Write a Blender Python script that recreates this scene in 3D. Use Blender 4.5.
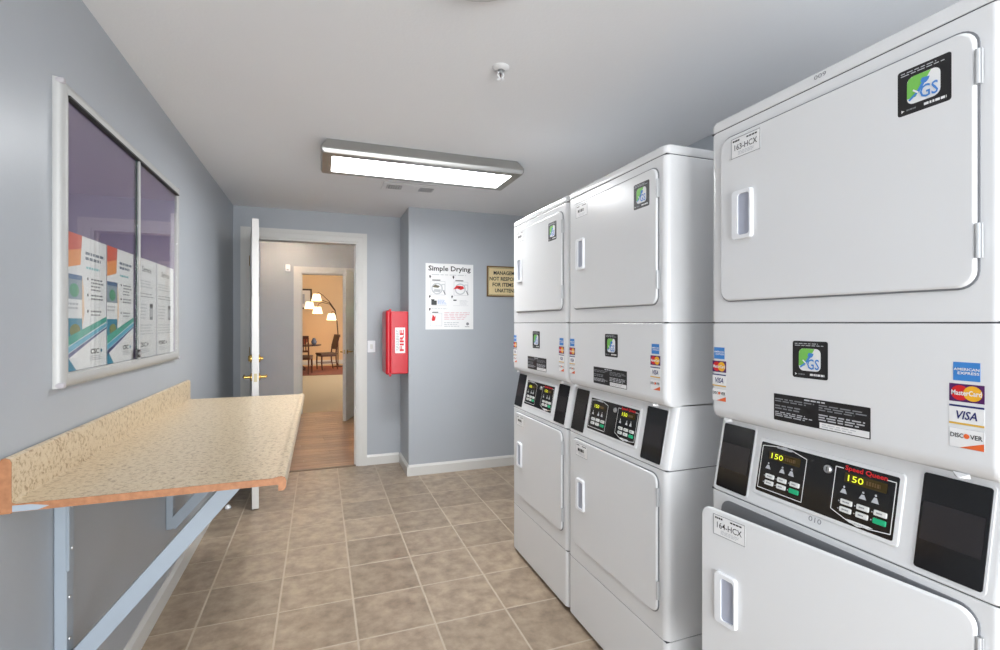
import bpy, bmesh, math, random
from mathutils import Vector, Matrix

random.seed(7)
for o in list(bpy.data.objects):
    bpy.data.objects.remove(o)
SC = bpy.context.scene
COL = SC.collection
R = math.radians

# ------------------------------------------------------------------ camera, world, lights, exposure
CAM_H = 1.35
cam_d = bpy.data.cameras.new('camera')
cam_d.sensor_width = 36.0
cam_d.lens = 0.490 * 36.0
cam_d.shift_y = -0.002
cam_d.clip_start = 0.02
cam = bpy.data.objects.new('camera', cam_d)
cam.location = (0, 0, CAM_H)
cam.rotation_euler = (R(90), 0, R(-20.17))
COL.objects.link(cam)
SC.camera = cam

world = bpy.data.worlds.new('daylight')
SC.world = world
world.use_nodes = True
world.node_tree.nodes['Background'].inputs[0].default_value = (0.80, 0.90, 1.0, 1)
world.node_tree.nodes['Background'].inputs[1].default_value = 1.0


def area(name, loc, rot, sx, sy, power, col):
    d = bpy.data.lights.new(name, 'AREA')
    d.shape = 'RECTANGLE'
    d.size, d.size_y, d.energy, d.color = sx, sy, power, col
    o = bpy.data.objects.new(name, d)
    o.location, o.rotation_euler = loc, rot
    COL.objects.link(o)
    return o


# added fill lights at unseen windows, behind the camera and beside the dining room
area('window_fill', (0.65, -2.38, 1.15), (R(-90), 0, R(180)), 2.3, 2.0, 108, (0.95, 0.975, 1.0))
area('dining_window_fill', (3.35, 12.6, 1.6), (R(90), 0, R(90)), 3.2, 1.8, 90, (1.0, 0.94, 0.86))

SC.view_settings.view_transform = 'Standard'
SC.view_settings.look = 'None'
SC.view_settings.exposure = 0.37
SC.cycles.use_denoising = True
SC.cycles.max_bounces = 12
SC.cycles.diffuse_bounces = 8
SC.view_settings.gamma = 1.0
SC.view_settings.use_curve_mapping = False
PANEL_EMIT = 29.0
BACK_PANEL_EMIT = 10.0


# ------------------------------------------------------------------ materials
def lin(c):
    c = c / 255.0
    return c / 12.92 if c <= 0.04045 else ((c + 0.055) / 1.055) ** 2.4


def rgb(r, g, b):
    return (lin(r), lin(g), lin(b), 1.0)


MATS = {}


def mat(name, col, rough=0.5, metal=0.0, emit=0.0, spec=0.5, var=0.0, scale=8.0, bump=0.0, bscale=60.0, coat=0.0, stretch=None):
    """plain principled surface with optional tone noise and fine relief"""
    if name in MATS:
        return MATS[name]
    m = bpy.data.materials.new(name)
    m.use_nodes = True
    nt = m.node_tree
    p = nt.nodes['Principled BSDF']
    p.inputs['Base Color'].default_value = col
    p.inputs['Roughness'].default_value = rough
    p.inputs['Metallic'].default_value = metal
    p.inputs['Specular IOR Level'].default_value = spec
    p.inputs['Coat Weight'].default_value = coat
    if emit:
        p.inputs['Emission Color'].default_value = col
        p.inputs['Emission Strength'].default_value = emit
    if var or bump:
        tc = nt.nodes.new('ShaderNodeTexCoord')
        src = tc.outputs['Object']
        if stretch:
            mp = nt.nodes.new('ShaderNodeMapping')
            mp.inputs['Scale'].default_value = stretch
            nt.links.new(src, mp.inputs['Vector'])
            src = mp.outputs['Vector']
    if var:
        n = nt.nodes.new('ShaderNodeTexNoise')
        n.inputs['Scale'].default_value = scale
        n.inputs['Detail'].default_value = 5
        nt.links.new(src, n.inputs['Vector'])
        mx = nt.nodes.new('ShaderNodeMix')
        mx.data_type = 'RGBA'
        mx.inputs['A'].default_value = tuple(max(0, c * (1 - var)) for c in col[:3]) + (1,)
        mx.inputs['B'].default_value = tuple(min(1, c * (1 + var)) for c in col[:3]) + (1,)
        nt.links.new(n.outputs['Fac'], mx.inputs['Factor'])
        nt.links.new(mx.outputs['Result'], p.inputs['Base Color'])
    if bump:
        n2 = nt.nodes.new('ShaderNodeTexNoise')
        n2.inputs['Scale'].default_value = bscale
        n2.inputs['Detail'].default_value = 3
        nt.links.new(src, n2.inputs['Vector'])
        b = nt.nodes.new('ShaderNodeBump')
        b.inputs['Strength'].default_value = bump
        b.inputs['Distance'].default_value = 0.002
        nt.links.new(n2.outputs['Fac'], b.inputs['Height'])
        nt.links.new(b.outputs['Normal'], p.inputs['Normal'])
    MATS[name] = m
    return m


def ramp(nt, fac, stops):
    r = nt.nodes.new('ShaderNodeValToRGB')
    e = r.color_ramp.elements
    while len(e) > 1:
        e.remove(e[-1])
    e[0].position, e[0].color = stops[0]
    for pos, c in stops[1:]:
        k = e.new(pos)
        k.color = c
    nt.links.new(fac, r.inputs['Fac'])
    return r.outputs['Color']


WALL = mat('wall_paint', rgb(170, 175, 181), 0.38, var=0.03, scale=2.5, bump=0.12, bscale=140)
CEIL = mat('ceiling_paint', rgb(230, 231, 233), 0.75, var=0.02, scale=2, bump=0.25, bscale=90)
TRIM = mat('trim_paint', rgb(210, 209, 205), 0.35)
DOORP = mat('door_paint', rgb(214, 212, 209), 0.35)
ENAMEL = mat('white_enamel', rgb(227, 228, 229), 0.22, var=0.01, scale=3, bump=0.03, bscale=500)
PLASTIC = mat('white_plastic', rgb(238, 240, 243), 0.3)
GREYP = mat('grey_recess_plastic', rgb(172, 176, 190), 0.35)
SEAM = mat('dark_seam', rgb(70, 70, 74), 0.6)
BLACK = mat('black_gloss_panel', rgb(20, 20, 22), 0.12)
SMOKE = mat('smoked_plate', rgb(40, 37, 39), 0.18)
DARK = mat('dark_base', rgb(32, 32, 34), 0.6)
HINGE = mat('hinge_painted', rgb(186, 188, 190), 0.35, 0.2)
STEEL = mat('hinge_steel', rgb(196, 198, 200), 0.3, 0.9)
ALU = mat('brushed_aluminium', rgb(186, 186, 184), 0.55, 0.35, var=0.03, scale=40, stretch=(1, 1, 0.1))
NICKEL = mat('fixture_metal', rgb(176, 175, 172), 0.35, 0.85)
BRASS = mat('polished_brass', rgb(206, 170, 96), 0.2, 1.0)
RED = mat('red_plastic', rgb(196, 22, 38), 0.3, var=0.04, scale=6)
PBLUE = mat('bracket_paint', rgb(158, 169, 180), 0.35, var=0.03, scale=12)
W_ = mat('print_white', rgb(236, 236, 236), 0.5)
K_ = mat('print_black', rgb(26, 25, 27), 0.45)
G_ = mat('print_grey', rgb(130, 132, 136), 0.5)
LG_ = mat('print_light_grey', rgb(190, 192, 196), 0.5)
RED_ = mat('print_red', rgb(212, 30, 36), 0.5)
PINK_ = mat('print_pink', rgb(222, 184, 190), 0.5)
NAVY_ = mat('print_navy', rgb(28, 34, 104), 0.5)
BLUE_ = mat('print_blue', rgb(74, 138, 210), 0.5)
CARD_ = mat('print_card_blue', rgb(60, 132, 205), 0.5)
PURP_ = mat('print_purple', rgb(82, 24, 92), 0.5)
YEL_ = mat('print_yellow', rgb(240, 178, 40), 0.5)
GOLD_ = mat('print_gold', rgb(222, 178, 66), 0.5)
ORG_ = mat('print_orange', rgb(232, 104, 46), 0.5)
GRN_ = mat('print_green', rgb(122, 196, 88), 0.5)
TEAL_ = mat('print_teal', rgb(42, 140, 170), 0.5)
AQUA_ = mat('print_aqua', rgb(120, 196, 200), 0.5)
KEYG = mat('green_key', rgb(28, 176, 122), 0.35)
KEYW = mat('white_key', rgb(226, 227, 224), 0.35)
LED = mat('lit_digits', rgb(206, 214, 44), 0.4, emit=0.9)
LEDOFF = mat('display_window', rgb(58, 46, 12), 0.2)
LAMPM = mat('lit_diffuser', (0.965, 0.985, 1.0, 1), 0.4, emit=PANEL_EMIT)
LAMPB = mat('lit_rear_diffuser', (0.965, 0.985, 1.0, 1), 0.4, emit=BACK_PANEL_EMIT)
HALLM = mat('lit_hall_lamp', (1.0, 0.94, 0.86, 1), 0.4, emit=85)
DINEM = mat('dining_fill_glow', (1.0, 0.92, 0.80, 1), 0.4, emit=8)
SHADE = mat('lit_lamp_shade', (1.0, 0.86, 0.62, 1), 0.6, emit=1.5)
TAN = mat('tan_sign_face', rgb(226, 206, 158), 0.45)
BRONZE = mat('sign_frame', rgb(120, 92, 52), 0.4, 0.3)
PURPLE = mat('plum_felt', rgb(122, 106, 138), 0.9, var=0.08, scale=200, bump=0.3, bscale=700)
WARMW = mat('dining_wall_paint', rgb(220, 194, 158), 0.6)
CARPET = mat('dining_carpet', rgb(196, 178, 148), 0.95, var=0.10, scale=60, bump=0.5, bscale=300)
RUGM = mat('red_rug', rgb(140, 84, 66), 0.95, var=0.25, scale=14)
WOODD = mat('dark_chair_wood', rgb(84, 44, 30), 0.35, var=0.2, scale=12)
TABLEM = mat('table_top_wood', rgb(74, 62, 66), 0.25)
SEATM = mat('seat_upholstery', rgb(108, 84, 66), 0.8, var=0.15, scale=40)
LAMPPOLE = mat('lamp_pole_bronze', rgb(82, 58, 42), 0.4, 0.5)
PICF = mat('picture_frame_wood', rgb(66, 52, 44), 0.4)
PAPER = mat('picture_paper', rgb(232, 230, 226), 0.6)
VASE = mat('blue_vase_glaze', rgb(104, 112, 132), 0.25)
BOWL = mat('terracotta_bowl', rgb(150, 70, 44), 0.5)
GROUT = mat('grout', rgb(186, 172, 154), 0.8, var=0.08, scale=30)
OUTSIDE = mat('window_frame_white', rgb(232, 232, 230), 0.4)


def tile_material():
    m = bpy.data.materials.new('stone_tile')
    m.use_nodes = True
    nt = m.node_tree
    p = nt.nodes['Principled BSDF']
    g = nt.nodes.new('ShaderNodeNewGeometry')
    oi = nt.nodes.new('ShaderNodeObjectInfo')
    n = nt.nodes.new('ShaderNodeTexNoise')
    n.inputs['Scale'].default_value = 14
    n.inputs['Detail'].default_value = 9
    n.inputs['Roughness'].default_value = 0.62
    add = nt.nodes.new('ShaderNodeVectorMath')
    add.operation = 'ADD'
    mul = nt.nodes.new('ShaderNodeVectorMath')
    mul.operation = 'SCALE'
    comb = nt.nodes.new('ShaderNodeCombineXYZ')
    for k in range(3):
        nt.links.new(oi.outputs['Random'], comb.inputs[k])
    nt.links.new(comb.outputs[0], mul.inputs[0])
    mul.inputs['Scale'].default_value = 40
    nt.links.new(g.outputs['Position'], add.inputs[0])
    nt.links.new(mul.outputs[0], add.inputs[1])
    nt.links.new(add.outputs[0], n.inputs['Vector'])
    c = ramp(nt, n.outputs['Fac'], [(0.28, rgb(128, 112, 96)), (0.45, rgb(150, 132, 113)), (0.58, rgb(165, 147, 126)), (0.75, rgb(180, 161, 138))])
    hsv = nt.nodes.new('ShaderNodeHueSaturation')
    mr = nt.nodes.new('ShaderNodeMapRange')
    mr.inputs['To Min'].default_value = 0.90
    mr.inputs['To Max'].default_value = 1.10
    nt.links.new(oi.outputs['Random'], mr.inputs['Value'])
    nt.links.new(mr.outputs[0], hsv.inputs['Value'])
    nt.links.new(c, hsv.inputs['Color'])
    nt.links.new(hsv.outputs[0], p.inputs['Base Color'])
    p.inputs['Roughness'].default_value = 0.36
    b = nt.nodes.new('ShaderNodeBump')
    b.inputs['Strength'].default_value = 0.18
    b.inputs['Distance'].default_value = 0.004
    nt.links.new(n.outputs['Fac'], b.inputs['Height'])
    nt.links.new(b.outputs[0], p.inputs['Normal'])
    return m


def laminate_material():
    m = bpy.data.materials.new('speckled_laminate')
    m.use_nodes = True
    nt = m.node_tree
    p = nt.nodes['Principled BSDF']
    tc = nt.nodes.new('ShaderNodeTexCoord')
    n = nt.nodes.new('ShaderNodeTexNoise')
    n.inputs['Scale'].default_value = 75
    n.inputs['Detail'].default_value = 6
    n.inputs['Roughness'].default_value = 0.68
    n.inputs['Distortion'].default_value = 0.6
    nt.links.new(tc.outputs['Object'], n.inputs['Vector'])
    c = ramp(nt, n.outputs['Fac'], [(0.30, rgb(128, 102, 74)), (0.40, rgb(170, 147, 116)), (0.47, rgb(202, 182, 150)), (0.57, rgb(214, 198, 172)), (0.70, rgb(188, 160, 124))])
    nt.links.new(c, p.inputs['Base Color'])
    p.inputs['Roughness'].default_value = 0.28
    return m


def plank_material():
    m = bpy.data.materials.new('hall_plank_wood')
    m.use_nodes = True
    nt = m.node_tree
    p = nt.nodes['Principled BSDF']
    g = nt.nodes.new('ShaderNodeNewGeometry')
    oi = nt.nodes.new('ShaderNodeObjectInfo')
    mp = nt.nodes.new('ShaderNodeMapping')
    mp.inputs['Scale'].default_value = (1.2, 16, 1)
    nt.links.new(g.outputs['Position'], mp.inputs['Vector'])
    n = nt.nodes.new('ShaderNodeTexNoise')
    n.inputs['Scale'].default_value = 3
    n.inputs['Detail'].default_value = 6
    nt.links.new(mp.outputs[0], n.inputs['Vector'])
    c = ramp(nt, n.outputs['Fac'], [(0.3, rgb(120, 88, 66)), (0.5, rgb(158, 122, 94)), (0.7, rgb(182, 146, 114))])
    hsv = nt.nodes.new('ShaderNodeHueSaturation')
    mr = nt.nodes.new('ShaderNodeMapRange')
    mr.inputs['To Min'].default_value = 0.82
    mr.inputs['To Max'].default_value = 1.12
    nt.links.new(oi.outputs['Random'], mr.inputs['Value'])
    nt.links.new(mr.outputs[0], hsv.inputs['Value'])
    nt.links.new(c, hsv.inputs['Color'])
    nt.links.new(hsv.outputs[0], p.inputs['Base Color'])
    p.inputs['Roughness'].default_value = 0.35
    return m


def glass_material():
    m = bpy.data.materials.new('clear_glass')
    m.use_nodes = True
    nt = m.node_tree
    for n in list(nt.nodes):
        nt.nodes.remove(n)
    out = nt.nodes.new('ShaderNodeOutputMaterial')
    mix = nt.nodes.new('ShaderNodeMixShader')
    tr = nt.nodes.new('ShaderNodeBsdfTransparent')
    tr.inputs[0].default_value = (0.985, 0.99, 0.988, 1)
    gl = nt.nodes.new('ShaderNodeBsdfGlossy')
    gl.inputs['Roughness'].default_value = 0.02
    fr = nt.nodes.new('ShaderNodeFresnel')
    fr.inputs['IOR'].default_value = 1.45
    # both faces of a pane reflect alike: the index is inverted for faces met from inside the glass
    ge = nt.nodes.new('ShaderNodeNewGeometry')
    mr = nt.nodes.new('ShaderNodeMapRange')
    mr.inputs['To Min'].default_value = 1.45
    mr.inputs['To Max'].default_value = 1 / 1.45
    nt.links.new(ge.outputs['Backfacing'], mr.inputs['Value'])
    nt.links.new(mr.outputs[0], fr.inputs['IOR'])
    nt.links.new(fr.outputs[0], mix.inputs[0])
    nt.links.new(tr.outputs[0], mix.inputs[1])
    nt.links.new(gl.outputs[0], mix.inputs[2])
    nt.links.new(mix.outputs[0], out.inputs[0])
    return m


def end_cap_material():
    """raw particle-board edge with a swipe of wall paint on its end by the wall"""
    m = bpy.data.materials.new('raw_board_edge')
    m.use_nodes = True
    nt = m.node_tree
    p = nt.nodes['Principled BSDF']
    tc = nt.nodes.new('ShaderNodeTexCoord')
    n = nt.nodes.new('ShaderNodeTexNoise')
    n.inputs['Scale'].default_value = 60
    nt.links.new(tc.outputs['Object'], n.inputs['Vector'])
    c = ramp(nt, n.outputs['Fac'], [(0.3, rgb(154, 104, 70)), (0.7, rgb(178, 124, 86))])
    nt.links.new(c, p.inputs['Base Color'])
    p.inputs['Roughness'].default_value = 0.55
    return m


TILE = tile_material()
LAM = laminate_material()
PLANK = plank_material()
GLASS = glass_material()
RAW = end_cap_material()


# ------------------------------------------------------------------ mesh building
TXT = {}


def text_geo(body, bold):
    k = (body, bold)
    if k in TXT:
        return TXT[k]
    cu = bpy.data.curves.new('lettering_curve', 'FONT')
    cu.body = body
    cu.size = 1.0
    cu.resolution_u = 2
    cu.offset = bold
    cu.fill_mode = 'FRONT'
    ob = bpy.data.objects.new('lettering_tmp', cu)
    COL.objects.link(ob)
    dg = bpy.context.evaluated_depsgraph_get()
    me = bpy.data.meshes.new_from_object(ob.evaluated_get(dg))
    vs = [(v.co.x, v.co.y) for v in me.vertices]
    fs = [tuple(p.vertices) for p in me.polygons]
    bpy.data.objects.remove(ob)
    bpy.data.curves.remove(cu)
    bpy.data.meshes.remove(me)
    x0, x1 = min(v[0] for v in vs), max(v[0] for v in vs)
    y0, y1 = min(v[1] for v in vs), max(v[1] for v in vs)
    vs = [((x - x0) / (x1 - x0), (y - y0) / (y1 - y0)) for x, y in vs]
    TXT[k] = (vs, fs)
    return TXT[k]


def rrect(u0, v0, u1, v1, r, n=5):
    r = min(r, (u1 - u0) / 2, (v1 - v0) / 2)
    out = []
    for cx, cy, a0 in ((u1 - r, v1 - r, 0), (u0 + r, v1 - r, 90), (u0 + r, v0 + r, 180), (u1 - r, v0 + r, 270)):
        for k in range(n + 1):
            a = R(a0 + 90 * k / n)
            out.append((cx + r * math.cos(a), cy + r * math.sin(a)))
    return out


def disc(cx, cy, r, n=20, ry=None):
    return [(cx + r * math.cos(2 * math.pi * k / n), cy + (ry or r) * math.sin(2 * math.pi * k / n)) for k in range(n)]


I4 = Matrix.Identity(4)


class MB:
    def __init__(s, M=I4):
        s.v, s.f, s.mi, s.mats, s.M = [], [], [], [], M

    def slot(s, m):
        if m not in s.mats:
            s.mats.append(m)
        return s.mats.index(m)

    def add(s, vs, fs, m, M=None):
        M = s.M if M is None else M
        b = len(s.v)
        s.v += [tuple(M @ Vector(v)) for v in vs]
        k = s.slot(m)
        for f in fs:
            s.f.append(tuple(b + i for i in f))
            s.mi.append(k)
        return s

    def box(s, x0, x1, y0, y1, z0, z1, m, M=None):
        vs = [(x, y, z) for x in (x0, x1) for y in (y0, y1) for z in (z0, z1)]
        return s.add(vs, [(0, 1, 3, 2), (4, 6, 7, 5), (0, 4, 5, 1), (2, 3, 7, 6), (0, 2, 6, 4), (1, 5, 7, 3)], m, M)

    def rbox(s, x0, x1, y0, y1, z0, z1, r, m, M=None, seg=2):
        bm = bmesh.new()
        bmesh.ops.create_cube(bm, size=1)
        for v in bm.verts:
            v.co = Vector((x0 + (v.co.x + .5) * (x1 - x0), y0 + (v.co.y + .5) * (y1 - y0), z0 + (v.co.z + .5) * (z1 - z0)))
        bmesh.ops.bevel(bm, geom=bm.edges[:], offset=r, segments=seg, profile=0.5, affect='EDGES')
        bm.verts.index_update()
        vs = [tuple(v.co) for v in bm.verts]
        fs = [tuple(v.index for v in f.verts) for f in bm.faces]
        bm.free()
        return s.add(vs, fs, m, M)

    def prism(s, pts, w0, w1, m, M=None, inset=None):
        """polygon in the u,v plane, from depth w0 to w1; inset=(du, dw) softens the w1 rim"""
        n = len(pts)
        rings = [[(u, v, w0) for u, v in pts], [(u, v, w1) for u, v in pts]]
        if inset:
            cx = sum(p[0] for p in pts) / n
            cy = sum(p[1] for p in pts) / n
            hu = max(abs(p[0] - cx) for p in pts)
            hv = max(abs(p[1] - cy) for p in pts)
            d, dw = inset
            for k in (0.35, 1.0):
                rings.append([(cx + (u - cx) * (1 - d * k / hu), cy + (v - cy) * (1 - d * k / hv), w1 + dw * (k ** 0.5)) for u, v in pts])
        vs = [p for r_ in rings for p in r_]
        fs = [tuple(range(n))[::-1], tuple(range(n * (len(rings) - 1), n * len(rings)))]
        for q in range(len(rings) - 1):
            for i in range(n):
                j = (i + 1) % n
                fs.append((q * n + i, q * n + j, (q + 1) * n + j, (q + 1) * n + i))
        return s.add(vs, fs, m, M)

    def flat(s, pts, w, m, M=None):
        return s.add([(u, v, w) for u, v in pts], [tuple(range(len(pts)))], m, M)

    def rect(s, u0, v0, u1, v1, w, m, M=None):
        return s.flat([(u0, v0), (u1, v0), (u1, v1), (u0, v1)], w, m, M)

    def outline(s, u0, v0, u1, v1, t, w, m, M=None):
        s.rect(u0, v0, u1, v0 + t, w, m, M)
        s.rect(u0, v1 - t, u1, v1, w, m, M)
        s.rect(u0, v0 + t, u0 + t, v1 - t, w, m, M)
        return s.rect(u1 - t, v0 + t, u1, v1 - t, w, m, M)

    def line(s, a, b, t, w, m, M=None):
        d = Vector((b[0] - a[0], b[1] - a[1]))
        n = Vector((-d.y, d.x)).normalized() * t / 2
        return s.flat([(a[0] - n.x, a[1] - n.y), (b[0] - n.x, b[1] - n.y), (b[0] + n.x, b[1] + n.y), (a[0] + n.x, a[1] + n.y)], w, m, M)

    def text(s, body, u0, v0, u1, v1, w, m, M=None, bold=0.0, rot=False):
        vs, fs = text_geo(body, bold)
        if rot:   # runs upward
            pts = [(u1 - y * (u1 - u0), v0 + x * (v1 - v0), w) for x, y in vs]
        else:
            pts = [(u0 + x * (u1 - u0), v0 + y * (v1 - v0), w) for x, y in vs]
        return s.add(pts, fs, m, M)

    def bars(s, u0, v0, u1, v1, rows, w, m, M=None, fill=0.5, seed=1, gap=0.25):
        """unreadably small print"""
        rnd = random.Random(seed)
        h = (v1 - v0) / rows
        for k in range(rows):
            b = v1 - (k + 1) * h + h * (1 - fill) / 2
            u = u0
            end = u0 + (u1 - u0) * rnd.uniform(0.7, 1.0)
            while u < end - 1e-6:
                l = min(end - u, (u1 - u0) * rnd.uniform(0.08, 0.22))
                s.rect(u, b, u + l, b + h * fill, w, m, M)
                u += l + (u1 - u0) * 0.03 * (1 + gap)
        return s

    def tube(s, pts, r, m, n=8, M=None, cap=True):
        pts = [Vector(p) for p in pts]
        rs = r if isinstance(r, (list, tuple)) else [r] * len(pts)
        vs, fs = [], []
        ref = None
        for i, p in enumerate(pts):
            t = (pts[min(i + 1, len(pts) - 1)] - pts[max(i - 1, 0)]).normalized()
            if ref is None:
                ref = t.orthogonal().normalized()
            ref = (ref - t * ref.dot(t)).normalized()
            b = t.cross(ref)
            for k in range(n):
                a = 2 * math.pi * k / n
                vs.append(tuple(p + (ref * math.cos(a) + b * math.sin(a)) * rs[i]))
        for i in range(len(pts) - 1):
            for k in range(n):
                j = (k + 1) % n
                fs.append((i * n + k, i * n + j, (i + 1) * n + j, (i + 1) * n + k))
        if cap:
            fs.append(tuple(range(n))[::-1])
            fs.append(tuple(range((len(pts) - 1) * n, len(pts) * n)))
        return s.add(vs, fs, m, M)

    def lathe(s, prof, m, n=24, M=None, c=(0, 0)):
        """profile of (radius, z) about the z axis through c"""
        vs, fs = [], []
        for r, z in prof:
            for k in range(n):
                a = 2 * math.pi * k / n
                vs.append((c[0] + r * math.cos(a), c[1] + r * math.sin(a), z))
        for i in range(len(prof) - 1):
            for k in range(n):
                j = (k + 1) % n
                fs.append((i * n + k, i * n + j, (i + 1) * n + j, (i + 1) * n + k))
        if prof[0][0] > 1e-5:
            fs.append(tuple(range(n))[::-1])
        if prof[-1][0] > 1e-5:
            fs.append(tuple(range((len(prof) - 1) * n, len(prof) * n)))
        return s.add(vs, fs, m, M)

    def bar(s, a, b, w, h, m, up=(0, 0, 1), M=None):
        """square bar from a to b"""
        a, b = Vector(a), Vector(b)
        t = (b - a).normalized()
        side = t.cross(Vector(up)).normalized()
        u2 = side.cross(t).normalized()
        vs = []
        for p in (a, b):
            for i, j in ((-1, -1), (1, -1), (1, 1), (-1, 1)):
                vs.append(tuple(p + side * (w / 2 * i) + u2 * (h / 2 * j)))
        return s.add(vs, [(0, 3, 2, 1), (4, 5, 6, 7), (0, 1, 5, 4), (1, 2, 6, 5), (2, 3, 7, 6), (3, 0, 4, 7)], m, M)

    def mesh(s, name, smooth=35):
        me = bpy.data.meshes.new(name)
        me.from_pydata(s.v, [], s.f)
        for m in s.mats:
            me.materials.append(m)
        me.polygons.foreach_set('material_index', s.mi)
        bm = bmesh.new()
        bm.from_mesh(me)
        bmesh.ops.recalc_face_normals(bm, faces=bm.faces[:])
        bm.to_mesh(me)
        bm.free()
        if smooth:
            me.polygons.foreach_set('use_smooth', [True] * len(me.polygons))
            me.set_sharp_from_angle(angle=R(smooth))
        me.update()
        return me

    def build(s, name, parent=None, smooth=35, label=None):
        o = bpy.data.objects.new(name, s.mesh(name, smooth))
        COL.objects.link(o)
        o.parent = parent
        if smooth:
            w = o.modifiers.new('even_faces', 'WEIGHTED_NORMAL')
            w.keep_sharp = True
        if label:
            o['label'] = label
        return o


def thing(name, label, cat, loc=(0, 0, 0), rz=0, group=None):
    o = bpy.data.objects.new(name, None)
    o.empty_display_size = 0.1
    COL.objects.link(o)
    o.location = loc
    o.rotation_euler = (0, 0, rz)
    o['label'], o['category'] = label, cat
    if group:
        o['group'] = group
    return o


def tag(o, label, cat, group=None, kind=None):
    o['label'], o['category'] = label, cat
    if group:
        o['group'] = group
    if kind:
        o['kind'] = kind
    return o


def struct(o, label, cat):
    return tag(o, label, cat, kind='structure')


def frame(origin, u, v):
    u, v = Vector(u).normalized(), Vector(v).normalized()
    w = u.cross(v)
    return Matrix((
        (u.x, v.x, w.x, origin[0]), (u.y, v.y, w.y, origin[1]), (u.z, v.z, w.z, origin[2]), (0, 0, 0, 1)))


# ------------------------------------------------------------------ the room
XL, XR, YF, YB, YN, ZC = -0.71, 2.00, 4.81, 4.34, -2.4, 2.375
XB = 0.735                     # edge of the boxed-out wall
D1 = (-0.57, 0.336, 2.112)     # doorway: left, right, head
Y2, D2 = 7.80, (-0.275, 0.585, 2.095)
HZ, DZ = 2.75, 3.15            # hall and dining room ceilings

# floor: grout bed and every tile on it
fl = MB().box(XL - .1, XR + .1, YN - .1, YF + .02, -0.10, -0.0010, GROUT).build('floor', smooth=0)
struct(fl, 'brown stone-look tile floor with pale grout in the laundry room', 'floor')
TS, X0, Y0 = 0.3355, -0.519, 2.8366
tile_cache = {}
ix = range(math.floor((XL - X0) / TS), math.ceil((XR - X0) / TS))
iy = range(math.floor((YN - Y0) / TS), math.ceil((YF - Y0) / TS))
gr = 0.0040
for i in ix:
    for j in iy:
        x0, x1 = max(X0 + i * TS + gr, XL), min(X0 + (i + 1) * TS - gr, XR)
        y0, y1 = max(Y0 + j * TS + gr, YN), min(Y0 + (j + 1) * TS - gr, YF)
        if x1 - x0 < .01 or y1 - y0 < .01 or (x0 > XB and y0 > YB):
            continue
        key = (round(x1 - x0, 4), round(y1 - y0, 4))
        if key not in tile_cache:
            tile_cache[key] = MB().prism([(0, 0), (key[0], 0), key, (0, key[1])], -0.008, -0.0015, TILE, inset=(0.0015, 0.0015)).mesh('tile', 0)
        o = bpy.data.objects.new('tile', tile_cache[key])
        COL.objects.link(o)
        o.parent = fl
        o.location = (x0, y0, 0)

T = 0.10
struct(MB().box(XL - T, XL, YN - T, YF + .12, -.1, ZC + .1, WALL).build('wall_left', smooth=0), 'blue-grey painted wall carrying the notice board and counter', 'wall')
struct(MB().box(XR, XR + T, YN - T, YF + .12, -.1, ZC + .1, WALL).build('wall_right', smooth=0), 'blue-grey wall behind the stacked dryers', 'wall')
m = MB()
m.box(XL - T, D1[0], YF, YF + .12, -.1, HZ + .1, WALL)
m.box(D1[1], XR + T, YF, YF + .12, -.1, HZ + .1, WALL)
m.box(D1[0], D1[1], YF, YF + .12, D1[2], HZ + .1, WALL)
struct(m.build('wall_far', smooth=0), 'blue-grey end wall with the white-cased doorway', 'wall')
struct(MB().box(XB, XR, YB, YF, -.1, ZC, WALL).build('wall_chase', smooth=0), 'boxed-out blue-grey wall carrying the drying poster and tan sign', 'wall')
# wall behind the camera; its unseen window is added and sized for fill light
WX0, WX1, WZ0, WZ1 = -0.52, 1.82, 0.12, 2.18
m = MB()
m.box(XL - T, WX0, YN - T, YN, -.1, ZC + .1, WALL)
m.box(WX1, XR + T, YN - T, YN, -.1, ZC + .1, WALL)
m.box(WX0, WX1, YN - T, YN, -.1, WZ0, WALL)
m.box(WX0, WX1, YN - T, YN, WZ1, ZC + .1, WALL)
struct(m.build('wall_near', smooth=0), 'blue-grey wall behind the camera with an added fill-light window', 'wall')
wn = MB()
for a, b, c, d in ((WX0, WX1, WZ0, WZ0 + .05), (WX0, WX1, WZ1 - .05, WZ1), (WX0, WX0 + .05, WZ0 + .05, WZ1 - .05), (WX1 - .05, WX1, WZ0 + .05, WZ1 - .05), (.58, .62, WZ0 + .05, WZ1 - .05)):
    wn.box(a, b, YN - .08, YN - .03, c, d, OUTSIDE)
wo = struct(wn.build('fill_window_1', smooth=0), 'white framed window added behind the camera for fill light', 'window')
MB().box(WX0 + .05, .58, YN - .06, YN - .055, WZ0 + .05, WZ1 - .05, GLASS).build('pane', wo, 0)
MB().box(.62, WX1 - .05, YN - .06, YN - .055, WZ0 + .05, WZ1 - .05, GLASS).build('pane', wo, 0)
struct(MB().box(XL - T, XR + T, YN - T, YF, ZC, ZC + .08, CEIL).build('ceiling', smooth=0), 'flat off-white painted ceiling of the laundry room', 'ceiling')


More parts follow.
